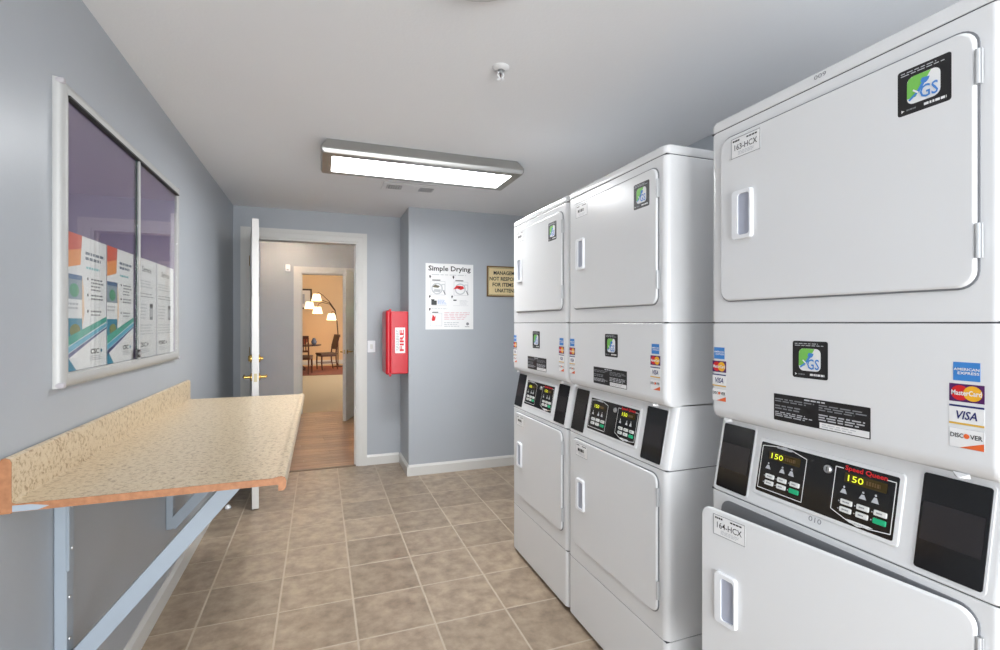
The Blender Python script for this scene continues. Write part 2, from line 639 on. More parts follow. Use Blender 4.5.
def baseboard(name, x0, x1, y0, y1, label, h=0.095):
    """runs along the longer side; thin top edge eased towards the wall"""
    m = MB()
    m.box(x0, x1, y0, y1, 0, h * .8, TRIM)
    cx = (x0 + x1) / 2
    if x1 - x0 < y1 - y0:
        side = 1 if name in ('baseboard_left',) else -1
        pr = [(0, h * .8), (x1 - x0, h * .8), (0.004 if side > 0 else x1 - x0, h), (0 if side > 0 else x1 - x0 - .004, h)]
        M = frame((x0, y1, 0), (1, 0, 0), (0, 0, 1))
        m.prism(pr, 0, y1 - y0, TRIM, M)
    else:
        pr = [(0, h * .8), (y1 - y0, h * .8), (y1 - y0, h), (y1 - y0 - .004, h)]
        M = frame((x0, y0, 0), (0, 1, 0), (0, 0, 1))
        m.prism(pr, 0, x1 - x0, TRIM, M)
    return struct(m.build(name, smooth=0), label, 'baseboard')


baseboard('baseboard_left', XL, XL + .016, YN, YF, 'white baseboard along the counter wall')
baseboard('baseboard_far', D1[1] + .082, XB - .016, YF - .016, YF, 'short white baseboard between the doorway and the boxed-out wall')
baseboard('baseboard_return', XB - .016, XB, YB - .016, YF, 'white baseboard on the return below the red cabinet')
baseboard('baseboard_chase', XB, XR, YB - .016, YB, 'white baseboard under the drying poster')
baseboard('baseboard_right', XR - .016, XR, YN, YB - .016, 'white baseboard behind the dryers')


def casing(name, x0, x1, zh, y, out, label, cw=0.093, deep=0.12):
    """door casing and jamb round an opening; y = wall face on the camera side, out = -1 towards the camera"""
    m = MB()
    t0, t1 = y - 0.020, y
    for a, b in ((x0 - cw, x0), (x1, x1 + cw)):
        m.box(a, b, t0 + .006, t1, 0, zh + cw, TRIM)
    m.box(x0, x1, t0 + .006, t1, zh, zh + cw, TRIM)
    # raised outer band of the moulding
    m.box(x0 - cw, x0 - cw * .55, t0, t0 + .006, 0, zh + cw, TRIM)
    m.box(x1 + cw * .55, x1 + cw, t0, t0 + .006, 0, zh + cw, TRIM)
    m.box(x0 - cw * .55, x1 + cw * .55, t0, t0 + .006, zh + cw * .55, zh + cw, TRIM)
    # jamb lining with stop
    m.box(x0, x0 + .018, y, y + deep, 0, zh, TRIM)
    m.box(x1 - .018, x1, y, y + deep, 0, zh, TRIM)
    m.box(x0 + .018, x1 - .018, y, y + deep, zh - .018, zh, TRIM)
    m.box(x1 - .030, x1 - .018, y + .05, y + .085, 0, zh - .018, TRIM)
    m.box(x0 + .018, x0 + .030, y + .05, y + .085, 0, zh - .018, TRIM)
    return struct(m.build(name, smooth=0), label, 'door casing')


casing('trim_1', D1[0], D1[1], D1[2], YF, -1, 'white moulded casing round the laundry room doorway', cw=0.082)
casing('trim_2', D2[0], D2[1], D2[2], Y2, -1, 'white casing round the doorway into the dining room', cw=0.088)


def lever(parent, M, flip=1):
    """lever handle: rose, neck and lever as one part"""
    m = MB()
    m.lathe([(0.030, 0), (0.030, 0.006), (0.024, 0.010), (0.011, 0.012), (0.011, 0.05)], BRASS, 20, M)
    m.tube([M @ Vector((0, 0, 0.045)), M @ Vector((flip * 0.02, 0, 0.052)), M @ Vector((flip * 0.06, 0.004, 0.052)), M @ Vector((flip * 0.115, -0.004, 0.050))], [0.010, 0.010, 0.008, 0.007], BRASS, 10, I4)
    return m.build('lever_handle', parent, label='polished brass lever handle')


def door(name, hinge, end_dir, width, zh, label, dead=True):
    ang = math.atan2(end_dir[1], end_dir[0])
    o = MB()
    th = 0.044
    o.box(0, width, -th / 2, th / 2, 0.010, zh, DOORP)
    # six shallow raised panels on each face
    for s_ in (-1, 1):
        for a, b, c, d in ((.12, .40, .22, .80), (.46, .74, .22, .80), (.12, .40, .95, 1.55), (.46, .74, .95, 1.55), (.12, .40, 1.68, 1.94), (.46, .74, 1.68, 1.94)):
            o.prism([(a * width / .86, c), (b * width / .86, c), (b * width / .86, d), (a * width / .86, d)], th / 2 - .001, th / 2 + .002, DOORP,
                    frame((0, 0, 0), (1, 0, 0), (0, 0, 1)) if s_ < 0 else frame((width, 0, 0), (-1, 0, 0), (0, 0, 1)), inset=(.012, .004))
    d = o.build(name, smooth=0)
    d.location = (hinge[0], hinge[1], 0)
    d.rotation_euler = (0, 0, ang)
    struct(d, label, 'door')
    lever(d, frame((width - .065, -th / 2, .955), (-1, 0, 0), (0, 0, -1)))
    lever(d, frame((width - .065, th / 2, .955), (-1, 0, 0), (0, 0, 1)))
    MB().box(width - .0005, width + .0012, -.010, .010, .925, .985, mat('latch_metal', rgb(190, 176, 140), .45, .5)).build('latch_plate', d)
    if dead:
        k = MB().lathe([(0.030, 0), (0.030, 0.008), (0.020, 0.022), (0.018, 0.024)], BRASS, 20, frame((width - .065, -th / 2, 1.09), (-1, 0, 0), (0, 0, -1)))
        k.lathe([(0.030, 0), (0.030, 0.008), (0.012, 0.014), (0.012, 0.03)], BRASS, 20, frame((width - .065, th / 2, 1.09), (-1, 0, 0), (0, 0, 1)))
        k.build('deadbolt', d, label='brass deadbolt')
    for z in (.25, 1.05, 1.85):
        MB().tube([(0.0, -th / 2 - .004, z), (0.0, -th / 2 - .004, z + .09)], .006, BRASS, 8).build('hinge', d)
    return d


door('door_1', (D1[0] + .02, YF - .03), (0.112, -0.848), 0.865, 2.102, 'white panel door standing wide open into the laundry room, seen edge-on')
door('door_2', (D2[1] - .02, Y2 - .03), (-.245, -.735), 0.80, 2.075, 'white panel door standing half open between hall and dining room', dead=False)

# ------------------------------------------------------------------ hall and dining room shells
hl = MB().box(-1.7, 2.5, YF + .0, Y2 + .14, -.1, -.008, GROUT).build('floor_hall', smooth=0)
struct(hl, 'brown wood plank floor of the hall beyond the doorway', 'floor')
pw = 0.127
k = 0
y = YF + .045
plank_mesh = {}
while y < Y2 + .06:
    off = (k * 0.53) % 1.3
    x = -1.69 - off
    while x < 2.49:
        a, b = max(x, -1.69), min(x + 1.3, 2.49)
        if b - a > .05:
            key = round(b - a, 3)
            if key not in plank_mesh:
                plank_mesh[key] = MB().prism([(0, 0), (key - .002, 0), (key - .002, pw - .002), (0, pw - .002)], -.009, -.0015, PLANK, inset=(.001, .0015)).mesh('plank', 0)
            o = bpy.data.objects.new('plank', plank_mesh[key])
            COL.objects.link(o)
            o.parent = hl
            o.location = (a, y, 0)
        x += 1.3
    y += pw
    k += 1
struct(MB().prism([(0, 0), (.055, 0), (.045, .006), (.010, .006)], 0, D1[1] - D1[0] - .036, mat('threshold_metal', rgb(120, 104, 88), .4, .4), frame((D1[1] - .018, YF - .005, 0), (0, 1, 0), (0, 0, 1)) @ Matrix.Scale(-1, 4, (0, 0, 1))).build('trim_3', smooth=0),
       'thin threshold strip where tile meets wood in the doorway', 'threshold')
struct(MB().box(-1.8, -1.7, YF + .12, Y2, -.1, HZ, WALL).build('wall_hall_end', smooth=0), 'blue-grey end wall of the hall', 'wall')
struct(MB().box(2.5, 2.6, YF + .12, Y2, -.1, HZ, WALL).build('wall_hall_right', smooth=0), 'blue-grey far end wall of the hall', 'wall')
struct(MB().box(-1.8, 2.6, YF + .0, Y2 + .12, HZ, HZ + .08, CEIL).build('ceiling_hall', smooth=0), 'off-white hall ceiling', 'ceiling')
m = MB()
m.box(-3.3, D2[0], Y2, Y2 + .12, -.1, DZ + .1, WALL)
m.box(D2[1], 3.4, Y2, Y2 + .12, -.1, DZ + .1, WALL)
m.box(D2[0], D2[1], Y2, Y2 + .12, D2[2], DZ + .1, WALL)
struct(m.build('wall_hall_far', smooth=0), 'grey hall wall with the doorway into the dining room', 'wall')
baseboard('baseboard_hall', -1.7, D2[0] - .085, Y2 - .016, Y2, 'white baseboard in the hall left of the dining room doorway')
YD = 17.0
struct(MB().box(-3.3, 3.4, Y2 + .12, YD, -.1, -.002, CARPET).build('floor_dining', smooth=0), 'beige carpet of the dining room seen through both doorways', 'floor')
struct(MB().box(-3.3, 3.4, YD, YD + .1, -.1, DZ, WARMW).build('wall_dining_far', smooth=0), 'warm peach far wall of the dining room', 'wall')
struct(MB().box(-3.4, -3.3, Y2 + .12, YD, -.1, DZ, WARMW).build('wall_dining_left', smooth=0), 'warm peach side wall of the dining room', 'wall')
m = MB()  # side wall out of view, opening added for the dining room's fill light
for a, b, c, d in ((Y2 + .12, 11.0, -.1, DZ), (14.2, YD, -.1, DZ), (11.0, 14.2, -.1, .7), (11.0, 14.2, 2.5, DZ)):
    m.box(3.4, 3.5, a, b, c, d, WARMW)
struct(m.build('wall_dining_right', smooth=0), 'warm peach side wall of the dining room with a window opening added for light', 'wall')
struct(MB().box(-3.4, 3.5, Y2 + .12, YD, DZ, DZ + .08, CEIL).build('ceiling_dining', smooth=0), 'off-white dining room ceiling', 'ceiling')
baseboard('baseboard_dining', -3.3, 3.4, YD - .016, YD, 'white baseboard along the far peach wall', h=.14)

# hall downlights out of view, and unseen dining panels added to light that room
t = thing('downlight', 'round warm downlight in the hall ceiling', 'ceiling light', (-0.45, 7.25, HZ))
MB().lathe([(.105, 0), (.105, -.006), (.085, -.012), (.080, -.004)], TRIM, 28).build('trim_ring', t)
MB().lathe([(.079, -.0065), (.0001, -.0065)], HALLM, 28).build('lens', t)
t = thing('downlight', 'round warm downlight over the middle of the hall', 'ceiling light', (0.7, 6.2, HZ))
MB().lathe([(.125, 0), (.125, -.006), (.105, -.012), (.100, -.004)], TRIM, 28).build('trim_ring', t)
MB().lathe([(.099, -.0065), (.0001, -.0065)], HALLM, 28).build('lens', t)
for q, yy in enumerate((10.2, 13.6)):
    t = thing('dining_fill_panel', ('added warm square fill panel just inside the dining room', 'added warm square fill panel over the dining room carpet')[q], 'ceiling light', (0.2, yy, DZ))
    MB().box(-.34, .34, -.34, .34, -.05, 0, TRIM).build('housing', t)
    MB().box(-.30, .30, -.30, .30, -.056, -.05, DINEM).build('diffuser', t)


# ------------------------------------------------------------------ stacked dryers
DW, DD = 0.683, 0.70


def cross(xf, r, ins=0.0, n=6):
    """plan outline of the cabinet, front corners rounded; front faces -x, left edge at y = 0"""
    a, b = -ins, -DW + ins
    pts = [(DD - ins, a)]
    for k in range(n + 1):
        t_ = R(90 + 90 * k / n)
        pts.append((xf + ins + r + r * math.cos(t_), a - r + r * math.sin(t_)))
    for k in range(n + 1):
        t_ = R(180 + 90 * k / n)
        pts.append((xf + ins + r + r * math.cos(t_), b + r + r * math.sin(t_)))
    pts.append((DD - ins, b))
    return pts


def loft(secs, r=0.022):
    m = MB()
    rings = [cross(xf, r, ins) for z, xf, ins in secs]
    n = len(rings[0])
    vs = [(p[0], p[1], secs[i][0]) for i, ring in enumerate(rings) for p in ring]
    fs = [tuple(range(n)), tuple(range(n * (len(rings) - 1), n * len(rings)))]
    for q in range(len(rings) - 1):
        for i in range(n):
            j = (i + 1) % n
            fs.append((q * n + i, q * n + j, (q + 1) * n + j, (q + 1) * n + i))
    return m.add(vs, fs, ENAMEL)


def front(x, yp, z):
    """frame on the cabinet front: u to the viewer's right, v up, w towards the viewer"""
    return frame((x, -yp, z), (0, -1, 0), (0, 0, 1))


CZ0, CZ1, CX = 0.856, 1.060, 0.040       # console slope
cl = math.hypot(CX, CZ1 - CZ0)
CV = (CX / cl, 0, (CZ1 - CZ0) / cl)


def console_frame(yp, z):
    k = (z - CZ0) / (CZ1 - CZ0)
    return frame((CX * k, -yp, z), (0, -1, 0), CV)


def dryer_door(parent, z0, z1, y0, y1, phi, tag_text, prefix):
    """door with its own hinge axis on the viewer's right; u runs from -width to 0"""
    w = y1 - y0
    o = MB(front(0, 0, 0))
    o.prism(rrect(-w, z0, 0, z1, .030, 6), 0.003, 0.006, ENAMEL, inset=(.005, .005))
    d = o.build('door', parent)
    d.location = (0, -y1, 0)
    d.rotation_euler = (0, 0, phi)
    F = front(0, 0, 0)
    zc = (z0 + z1) / 2
    s = .011
    # pull: raised collar round a hollow with a sloping floor
    h = MB(F)
    u0, u1, v0, v1 = -w + .050, -w + .118, zc - .066, zc + .072
    outer, inner = rrect(u0, v0, u1, v1, .010, 4), rrect(u0 + .022, v0 + .012, u1 - .007, v1 - .012, .008, 4)
    n = len(outer)
    vs = [(u, v, s - .004) for u, v in outer] + [(u * .92 + (u0 + u1) / 2 * .08, v * .97 + zc * .03, s + .010) for u, v in outer] + [(u, v, s + .010) for u, v in inner] + [(u, v, s + .001 if u > (u0 + u1) / 2 + .006 else s + .006) for u, v in inner]
    fs = []
    for q in range(3):
        for i in range(n):
            j = (i + 1) % n
            fs.append((q * n + i, q * n + j, (q + 1) * n + j, (q + 1) * n + i))
    h.add(vs, fs, PLASTIC)
    h.add(vs[3 * n:], [tuple(range(n))], GREYP)
    h.build('pull_handle', d)
    for zz in (z0 + .052, z1 - .105):
        hh = MB(F)
        hh.box(-.002, .009, zz, zz + .062, .003, .0085, HINGE)
        hh.tube([F @ Vector((.0035, zz, .0090)), F @ Vector((.0035, zz + .062, .0090))], .0038, HINGE, 8, I4)
        hh.build('hinge', d)
    # machine tag
    p = MB(F)
    a, b, c, e = -w + .042, -w + .140, z1 - .068, z1 - .012
    p.prism([(a, c), (b, c), (b, e), (a, e)], s - .001, s + .0006, W_)
    q = s + .0010
    p.outline(a, c, b, e, .0016, q, G_)
    p.bars(a + .006, e - .012, a + .038, e - .005, 1, q, K_, fill=.7, seed=3)
    p.bars(b - .045, e - .011, b - .006, e - .006, 1, q, K_, fill=.8, seed=5)
    if tag_text:
        p.text(tag_text, a + .012, c + .021, b - .010, c + .037, q, K_, bold=.004)
    else:
        p.bars(a + .016, c + .020, b - .012, c + .036, 1, q, K_, fill=.8, seed=8)
    p.bars(a + .024, c + .006, b - .016, c + .017, 3, q, LG_, fill=.45, seed=6)
    p.build('machine_tag', d, 0)
    return d


def gs_sticker(parent, yp, z, x):
    s = .090
    p = MB(front(x, yp, z))
    p.prism(rrect(0, 0, s, s, .005, 3), 0, .0006, K_)
    q = .0010
    p.flat(rrect(.017, .018, .073, .072, .012, 5), q, W_)
    # green corner field
    p.flat([(.017, .030), (.032, .030), (.046, .052), (.058, .0715), (.029, .072), (.0200, .0685), (.0172, .060)], q + .0003, GRN_)
    # blue figure bending over the letters
    r = q + .0006
    p.flat(disc(.0475, .0560, .0058, 12), r, BLUE_)
    p.flat([(.040, .0545), (.043, .062), (.056, .060), (.054, .054)], r + .00015, BLUE_)
    p.line((.046, .053), (.036, .037), .0055, r + .0003, BLUE_)
    p.line((.037, .038), (.021, .026), .0042, r + .00045, BLUE_)
    p.line((.028, .044), (.037, .036), .003, r + .0006, W_)
    p.text('GS', .040, .022, .070, .047, r + .0009, BLUE_, bold=.010)
    p.bars(.006, .077, .084, .086, 2, q, LG_, fill=.4, seed=4)
    p.flat([(.007, .006), (.007, .012), (.0125, .009)], q, W_)
    p.bars(.016, .0065, .036, .0115, 1, q, G_, fill=.6, seed=9)
    p.bars(.046, .006, .083, .013, 1, q, W_, fill=.7, seed=2)
    return p.build('service_sticker', parent, 0)


def card_logos(parent, yp, z):
    """four payment marks in a column, each a sticker of its own"""
    w = .052
    M = front(0, yp, z)
    # top: blue square mark
    p = MB(M)
    p.prism([(.006, .128), (.046, .128), (.046, .162), (.006, .162)], 0, .0005, CARD_)
    p.text('AMERICAN', .007, .1465, .045, .1515, .0009, W_, bold=.02)
    p.text('EXPRESS', .013, .1395, .045, .1445, .0009, W_, bold=.02)
    p.build('card_sticker', parent, 0)
    p = MB(M)
    p.prism([(0, .089), (w, .089), (w, .122), (0, .122)], 0, .0005, PURP_)
    p.flat(disc(.0165, .1055, .0140, 20), .0008, RED_)
    p.flat(disc(.0355, .1055, .0140, 20), .0010, YEL_)
    p.text('MasterCard', .0035, .1010, .0485, .1105, .0013, W_, bold=.02)
    p.build('card_sticker', parent, 0)
    p = MB(M)
    p.prism([(0, .047), (w, .047), (w, .083), (0, .083)], 0, .0005, W_)
    p.rect(0, .0795, w, .083, .0008, NAVY_)
    p.rect(0, .047, w, .0505, .0008, GOLD_)
    vs, fs = text_geo('VISA', .02)
    p.add([(.008 + x * .034 + y * .003, .057 + y * .0155, .0009) for x, y in vs], fs, NAVY_)
    p.build('card_sticker', parent, 0)
    p = MB(M)
    p.prism([(0, .004), (w, .004), (w, .040), (0, .040)], 0, .0005, W_)
    p.outline(0, .004, w, .040, .0006, .0008, LG_)
    p.text('DISC', .002, .0225, .0215, .0310, .0009, K_, bold=.015)
    p.flat(disc(.0262, .0268, .0045, 14), .0009, ORG_)
    p.text('VER', .0315, .0225, .0495, .0310, .0009, K_, bold=.015)
    p.flat([(.016, .0046), (.0515, .0046), (.0515, .018), (.034, .0115)], .0009, ORG_)
    p.build('card_sticker', parent, 0)


def control_panel(parent, brand):
    z0, z1 = .897, 1.026
    H = (z1 - z0) * cl / (CZ1 - CZ0)
    W = .340
    M = console_frame(.160, z0)
    b = MB(M)      # pale surround
    b.prism(rrect(-.010, -.010, W + .010, H + .010, .008, 3), -.004, .002, ENAMEL, inset=(.003, .002))
    b.build('panel_surround', parent)
    p = MB(M)
    p.prism(rrect(0, 0, W, H, .004, 3), 0, .0045, BLACK)
    q = .0052
    subs = []
    for k, u0 in enumerate((.006, .207)):
        u1 = u0 + .128
        if k == 0:       # white outline peaked at the top
            pts = [(u0, .010), (u0, H - .010), (u0 + .045, H - .004), (u0 + .083, H - .004), (u1, H - .016), (u1, .010), (u0, .010)]
        else:            # white outline dipping at the bottom
            pts = [(u0 + .018, H - .012), (u0, H - .012), (u0, .022), (u0 + .045, .006), (u0 + .085, .006), (u1, .012), (u1, H - .012), (u1 - .018, H - .012)]
        for a, c in zip(pts, pts[1:]):
            p.line(a, c, .0018, q, W_)
        if k == 0:
            p.flat([(u0 + .038, H - .005), (u0 + .066, H - .001), (u0 + .094, H - .006), (u0 + .083, H - .009), (u0 + .045, H - .008)], q, LG_)
        else:
            p.flat([(u0 + .030, .010), (u0 + .062, .002), (u0 + .095, .010), (u0 + .085, .0115), (u0 + .045, .0115)], q, W_)
        # garment symbols
        for du, hh in ((.024, .010), (.066, .010), (.092, .012)):
            c = u0 + du
            p.flat([(c - .008, .064), (c + .008, .064), (c + .003, .064 + hh), (c - .003, .064 + hh)], q, LG_)
            p.flat(disc(c, .0665 + hh + .002, .0025, 8), q, LG_)
        for r_ in range(2):
            for cc in range(3):
                p.flat(disc(u0 + .016 + cc * .036, .045 - r_ * .017, .0016, 6), q, LG_)
    if brand:
        p.text('Speed Queen', .228, H - .0175, .318, H - .0035, q, RED_, bold=.028)
    else:
        p.rect(.228, H - .0165, .318, H - .0045, q, RED_)
    p.text('START', .262, .0052, .282, .0085, q + .0003, G_)
    cp = p.build('control_panel', parent, 0)
    for k, u0 in enumerate((.006, .207)):
        d = MB(M)
        d.prism(rrect(u0 + .022, H - .041, u0 + .112, H - .0195, .002, 2), .004, .0055, LEDOFF)
        d.text('150', u0 + .030, H - .0375, u0 + .064, H - .0235, .0060, LED, bold=.004)
        d.bars(u0 + .070, H - .036, u0 + .108, H - .025, 1, .0058, mat('display_unlit', rgb(92, 66, 20), .3), fill=.8, seed=4)
        d.build('display', cp, 0)
        for r_ in range(2):
            for cc in range(3):
                bu = u0 + .020 + cc * .036
                bv = .040 - r_ * .017
                g = (r_ == 1 and cc == 2)
                kb = MB(M)
                kb.prism(rrect(bu, bv, bu + .026, bv + .0115, .002, 2), .004, .0065, KEYG if g else KEYW, inset=(.001, .0008))
                if not g:
                    kb.bars(bu + .006, bv + .003, bu + .021, bv + .009, 1, .0075, G_, fill=.5, seed=cc + 2)
                kb.build('button', cp, 0)
    lk = MB(M)
    lk.lathe([(.0095, .004), (.0095, .009), (.007, .012), (.006, .012)], STEEL, 18, M @ Matrix.Translation((.190, H - .024, 0)))
    lk.rect(.1892, H - .029, .1908, H - .019, .0124, DARK)
    lk.build('key_lock', cp)
    return cp


def make_dryer(label, loc, tags, gs_upper, gs_mid, ajar, numbers, brand):
    t = thing('stacked_dryer', label, 'dryer', loc, 0, 'stacked coin laundry dryers in a row')
    # toe space and kick panel
    m = MB().box(.045, DD - .03, -DW + .03, -.03, 0, .03, DARK)
    m.build('toe_base', t)
    loft([(.022, 0, .002), (.026, 0, 0), (.279, 0, 0), (.282, 0, .002)]).build('kick_panel', t)
    loft([(.2845, 0, .002), (.288, 0, 0), (.849, 0, 0), (.852, 0, .002)]).build('lower_cabinet', t)
    for z in (.2815, .8525, 1.349, 1.9135):
        MB().box(.004, DD - .004, -DW + .004, -.004, z, z + .004, SEAM).build('seam', t)
    loft([(.855, 0.000, .002), (.858, 0.0, 0), (CZ1 + .012, CX + .002, 0)]).build('console', t)
    loft([(1.066, .036, .001), (1.068, .018, 0), (1.076, .007, 0), (1.088, .0015, 0), (1.100, 0, 0), (1.346, 0, 0), (1.349, 0, .002)]).build('message_panel', t)
    loft([(1.352, 0, .002), (1.355, 0, 0), (1.911, 0, 0), (1.914, 0, .002)]).build('upper_cabinet', t)
    loft([(1.917, 0, .002), (1.920, 0, 0), (1.938, 0, 0), (1.946, .001, .003), (1.950, .002, .009)]).build('lid', t)
    # doors
    y0, y1 = .050, .643
    for k, (z0, z1) in enumerate(((1.414, 1.881), (.362, .834))):
        g = MB(front(0, 0, 0))
        g.prism(rrect(y0 - .0035, z0 - .0035, y1 + .0035, z1 + .0035, .033, 6), -.001, .003, mat('door_shade_grey', rgb(120, 122, 126), .6))  # grey rim stands in for the shadow line round the door
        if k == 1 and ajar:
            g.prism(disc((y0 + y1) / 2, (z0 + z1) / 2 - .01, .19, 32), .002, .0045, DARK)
        g.build('door_gap_shade', t)
        dryer_door(t, z0, z1, y0, y1, ajar if k else 0.0, tags[k], k)
    gs_sticker(t, gs_upper[0], gs_upper[1], -.0105)
    gs_sticker(t, gs_mid[0], gs_mid[1], 0)
    card_logos(t, .010, 1.116)
    card_logos(t, .600, 1.116)
    # instruction label
    M = front(0, .222, 1.100)
    p = MB(M)
    p.prism(rrect(0, 0, .238, .068, .002, 2), 0, .0005, K_)
    q = .0009
    p.bars(.085, .060, .155, .065, 1, q, LG_, fill=.7, seed=1)
    p.bars(.004, .047, .112, .058, 2, q, G_, fill=.5, seed=2)
    p.bars(.004, .028, .100, .041, 2, q, G_, fill=.5, seed=3)
    p.bars(.004, .010, .112, .024, 3, q, LG_, fill=.5, seed=4)
    p.bars(.122, .042, .234, .058, 3, q, G_, fill=.5, seed=5)
    p.bars(.122, .019, .234, .036, 3, q, LG_, fill=.5, seed=6)
    p.rect(.124, .002, .236, .016, q, W_)
    p.bars(.130, .004, .228, .014, 2, q + .0003, LG_, fill=.4, seed=7)
    p.build('instruction_label', t, 0)
    # console fittings
    for yp in (.024, .541):
        M = console_frame(yp, .868)
        H = (1.050 - .868) * cl / (CZ1 - CZ0)
        MB(M).prism(rrect(-.004, -.004, .112, H + .004, .006, 3), -.003, .002, ENAMEL).build('reader_surround', t)
        p = MB(M)
        p.prism(rrect(0, 0, .108, H, .005, 3), 0, .004, BLACK)
        rp = p.build('reader_plate', t)
        MB(M).prism(rrect(.005, H * .30, .102, H * .70, .002, 2), .003, .0055, SMOKE).build('reader_window', rp)
    control_panel(t, brand)
    for yp in (.045, .600):
        k = MB(front(.010, yp, 1.064))
        k.add([(0, -.001, -.004), (.026, -.001, -.004), (.026, .008, .000), (0, .008, .000), (.013, -.001, .009)], [(0, 1, 4), (0, 4, 3), (1, 2, 4), (4, 2, 3), (0, 3, 2, 1)], ENAMEL)
        k.build('panel_catch', t, 0)
    if numbers:
        MB(front(0, .332, 1.929)).text(numbers[0], 0, 0, .030, .010, .0006, G_).build('machine_number', t, 0)
        MB(console_frame(.315, .872)).text(numbers[1], 0, 0, .032, .012, .0008, G_).build('machine_number', t, 0)
    return t


make_dryer('large white stacked dryer nearest the camera with its lower door ajar', (1.108, 1.172, 0), ('163-HCX', '164-HCX'), (.519, 1.764), (.276, 1.216), R(7.3), ('009', '010'), True)
make_dryer('middle white stacked dryer of the three, ceiling light mirrored on its upper door', (1.080, 2.020, 0), (None, None), (.518, 1.758), (.310, 1.216), 0.0, None, True)
make_dryer('farthest white stacked dryer, its edge overlapping the tan sign', (1.080, 2.716, 0), (None, None), (.505, 1.755), (.290, 1.216), 0.0, None, True)

# ------------------------------------------------------------------ folding counter on brackets
CY0, CY1, CXF, CZT = 1.490, 3.200, -0.090, 0.920
XW = XL
t = thing('folding_counter', 'speckled beige laminate counter on painted brackets under the notice board', 'counter', (XW + .0012, CY0, 0))
dx = CXF - XW
L = CY1 - CY0
prof = [(.022, CZT - .019), (dx - .020, CZT - .019), (dx - .020, CZT - .036), (dx - .006, CZT - .036), (dx, CZT - .028), (dx + .001, CZT - .010), (dx - .003, CZT + .000), (dx - .012, CZT + .004), (dx - .022, CZT + .003), (dx - .034, CZT), (.030, CZT), (.022, CZT + .004)]
MF = frame((0, 0, 0), (1, 0, 0), (0, 0, 1)) @ Matrix.Scale(-1, 4, (0, 0, 1))
MB(MF).prism(prof, .0015, L, LAM).build('worktop', t)
sp = [(0, CZT - .022), (.022, CZT - .022), (.022, CZT + .098), (.018, CZT + .107), (.010, CZT + .110), (.003, CZT + .108), (0, CZT + .102)]
MB(MF).prism(sp, .0015, L, LAM).build('backsplash', t)
e = MB(MF)
e.prism(prof, -.001, .0015, RAW)
e.prism(sp, -.001, .0015, RAW)
e.build('raw_end', t, label='bare brown particle-board end')
MB(MF).prism([(.024, CZT - .018), (.072, CZT - .0182), (.094, CZT - .0105), (.060, CZT - .004), (.024, CZT - .003)], -.0016, -.0008, PBLUE).build('paint_smear', t, 0, label='smear of pale wall paint')


def bracket(yc):
    leg = MB()
    leg.rbox(.000, .030, yc - .020, yc + .025, .335, CZT - .0205, .003, PBLUE, seg=1)
    leg.rbox(.030, .036, yc - .020, yc + .014, .640, CZT - .0205, .002, PBLUE, seg=1)
    lg = leg.build('bracket_leg', t, 0)
    MB().rbox(.000, dx - .09, yc - .020, yc + .020, CZT - .052, CZT - .0210, .003, PBLUE, seg=1).build('bracket_arm', lg, 0)
    b = MB()
    b.bar((.022, yc, .350), (dx - .138, yc, CZT - .045), .042, .048, PBLUE, up=(0, 0, 1))
    b.build('bracket_brace', lg, 0)
    s = MB()
    for zz in (.44, .56, .70, .82):
        s.lathe([(.006, 0), (.005, .002), (.002, .0026)], STEEL, 8, frame((.0365 if zz > .64 else .0305, yc - .002, zz), (0, 1, 0), (0, 0, 1)))
    s.build('screw_head', lg)


bracket(.268)
bracket(1.345)

# ------------------------------------------------------------------ notice board and its papers
BY0, BY1, BZ0, BZ1 = 1.735, 2.970, 1.163, 2.050
t = thing('notice_board', 'aluminium framed notice board with sliding glass and plum backing', 'notice board', (XL, BY0, 0))
bw = BY1 - BY0
MB().box(0, .011, .02, bw - .02, BZ0 + .02, BZ1 - .02, PURPLE).build('backing', t, 0)


def rail(a, b, nrm):
    """half-round aluminium rail between two corners, nrm = inward direction in the board plane"""
    a, b, nrm = Vector(a), Vector(b), Vector(nrm)
    x = Vector((1, 0, 0))
    prof_ = [(0, 0), (.010, .000), (.019, .004), (.025, .013), (.026, .024), (.023, .036), (.020, .038), (.020, .042), (0, .042)]
    vs = []
    n = len(prof_)
    for p, s_ in ((a, 1), (b, -1)):
        along = (b - a).normalized()
        for px, pn in prof_:
            vs.append(tuple(p + x * px + nrm * pn + along * (pn * s_)))
    fs = [tuple(range(n))[::-1], tuple(range(n, 2 * n))] + [(i, (i + 1) % n, n + (i + 1) % n, n + i) for i in range(n)]
    return MB().add(vs, fs, ALU).build('frame_rail', t)


rail((0, 0, BZ0), (0, 0, BZ1), (0, 1, 0))
rail((0, bw, BZ0), (0, bw, BZ1), (0, -1, 0))
rail((0, 0, BZ0), (0, bw, BZ0), (0, 0, 1))
rail((0, 0, BZ1), (0, bw, BZ1), (0, 0, -1))
for yy, zz in ((0, BZ0), (0, BZ1), (bw, BZ0), (bw, BZ1)):
    sy, sz = (1 if yy == 0 else -1), (1 if zz == BZ0 else -1)
    MB().rbox(.002, .0275, min(yy - .001 * sy, yy + .018 * sy), max(yy - .001 * sy, yy + .018 * sy), min(zz - .001 * sz, zz + .018 * sz), max(zz - .001 * sz, zz + .018 * sz), .007, mat('corner_plastic', rgb(176, 172, 176), .5)).build('corner_cap', t)
mid = bw * .500
MB().box(.0170, .0190, .040, mid + .02, BZ0 + .040, BZ1 - .040, GLASS).build('glass_pane', t, 0)
MB().box(.0205, .0225, mid - .005, bw - .040, BZ0 + .040, BZ1 - .040, GLASS).build('glass_pane', t, 0)
MB().box(.0195, .0245, mid + .012, mid + .024, BZ0 + .040, BZ1 - .040, ALU).build('pane_stile', t, 0)
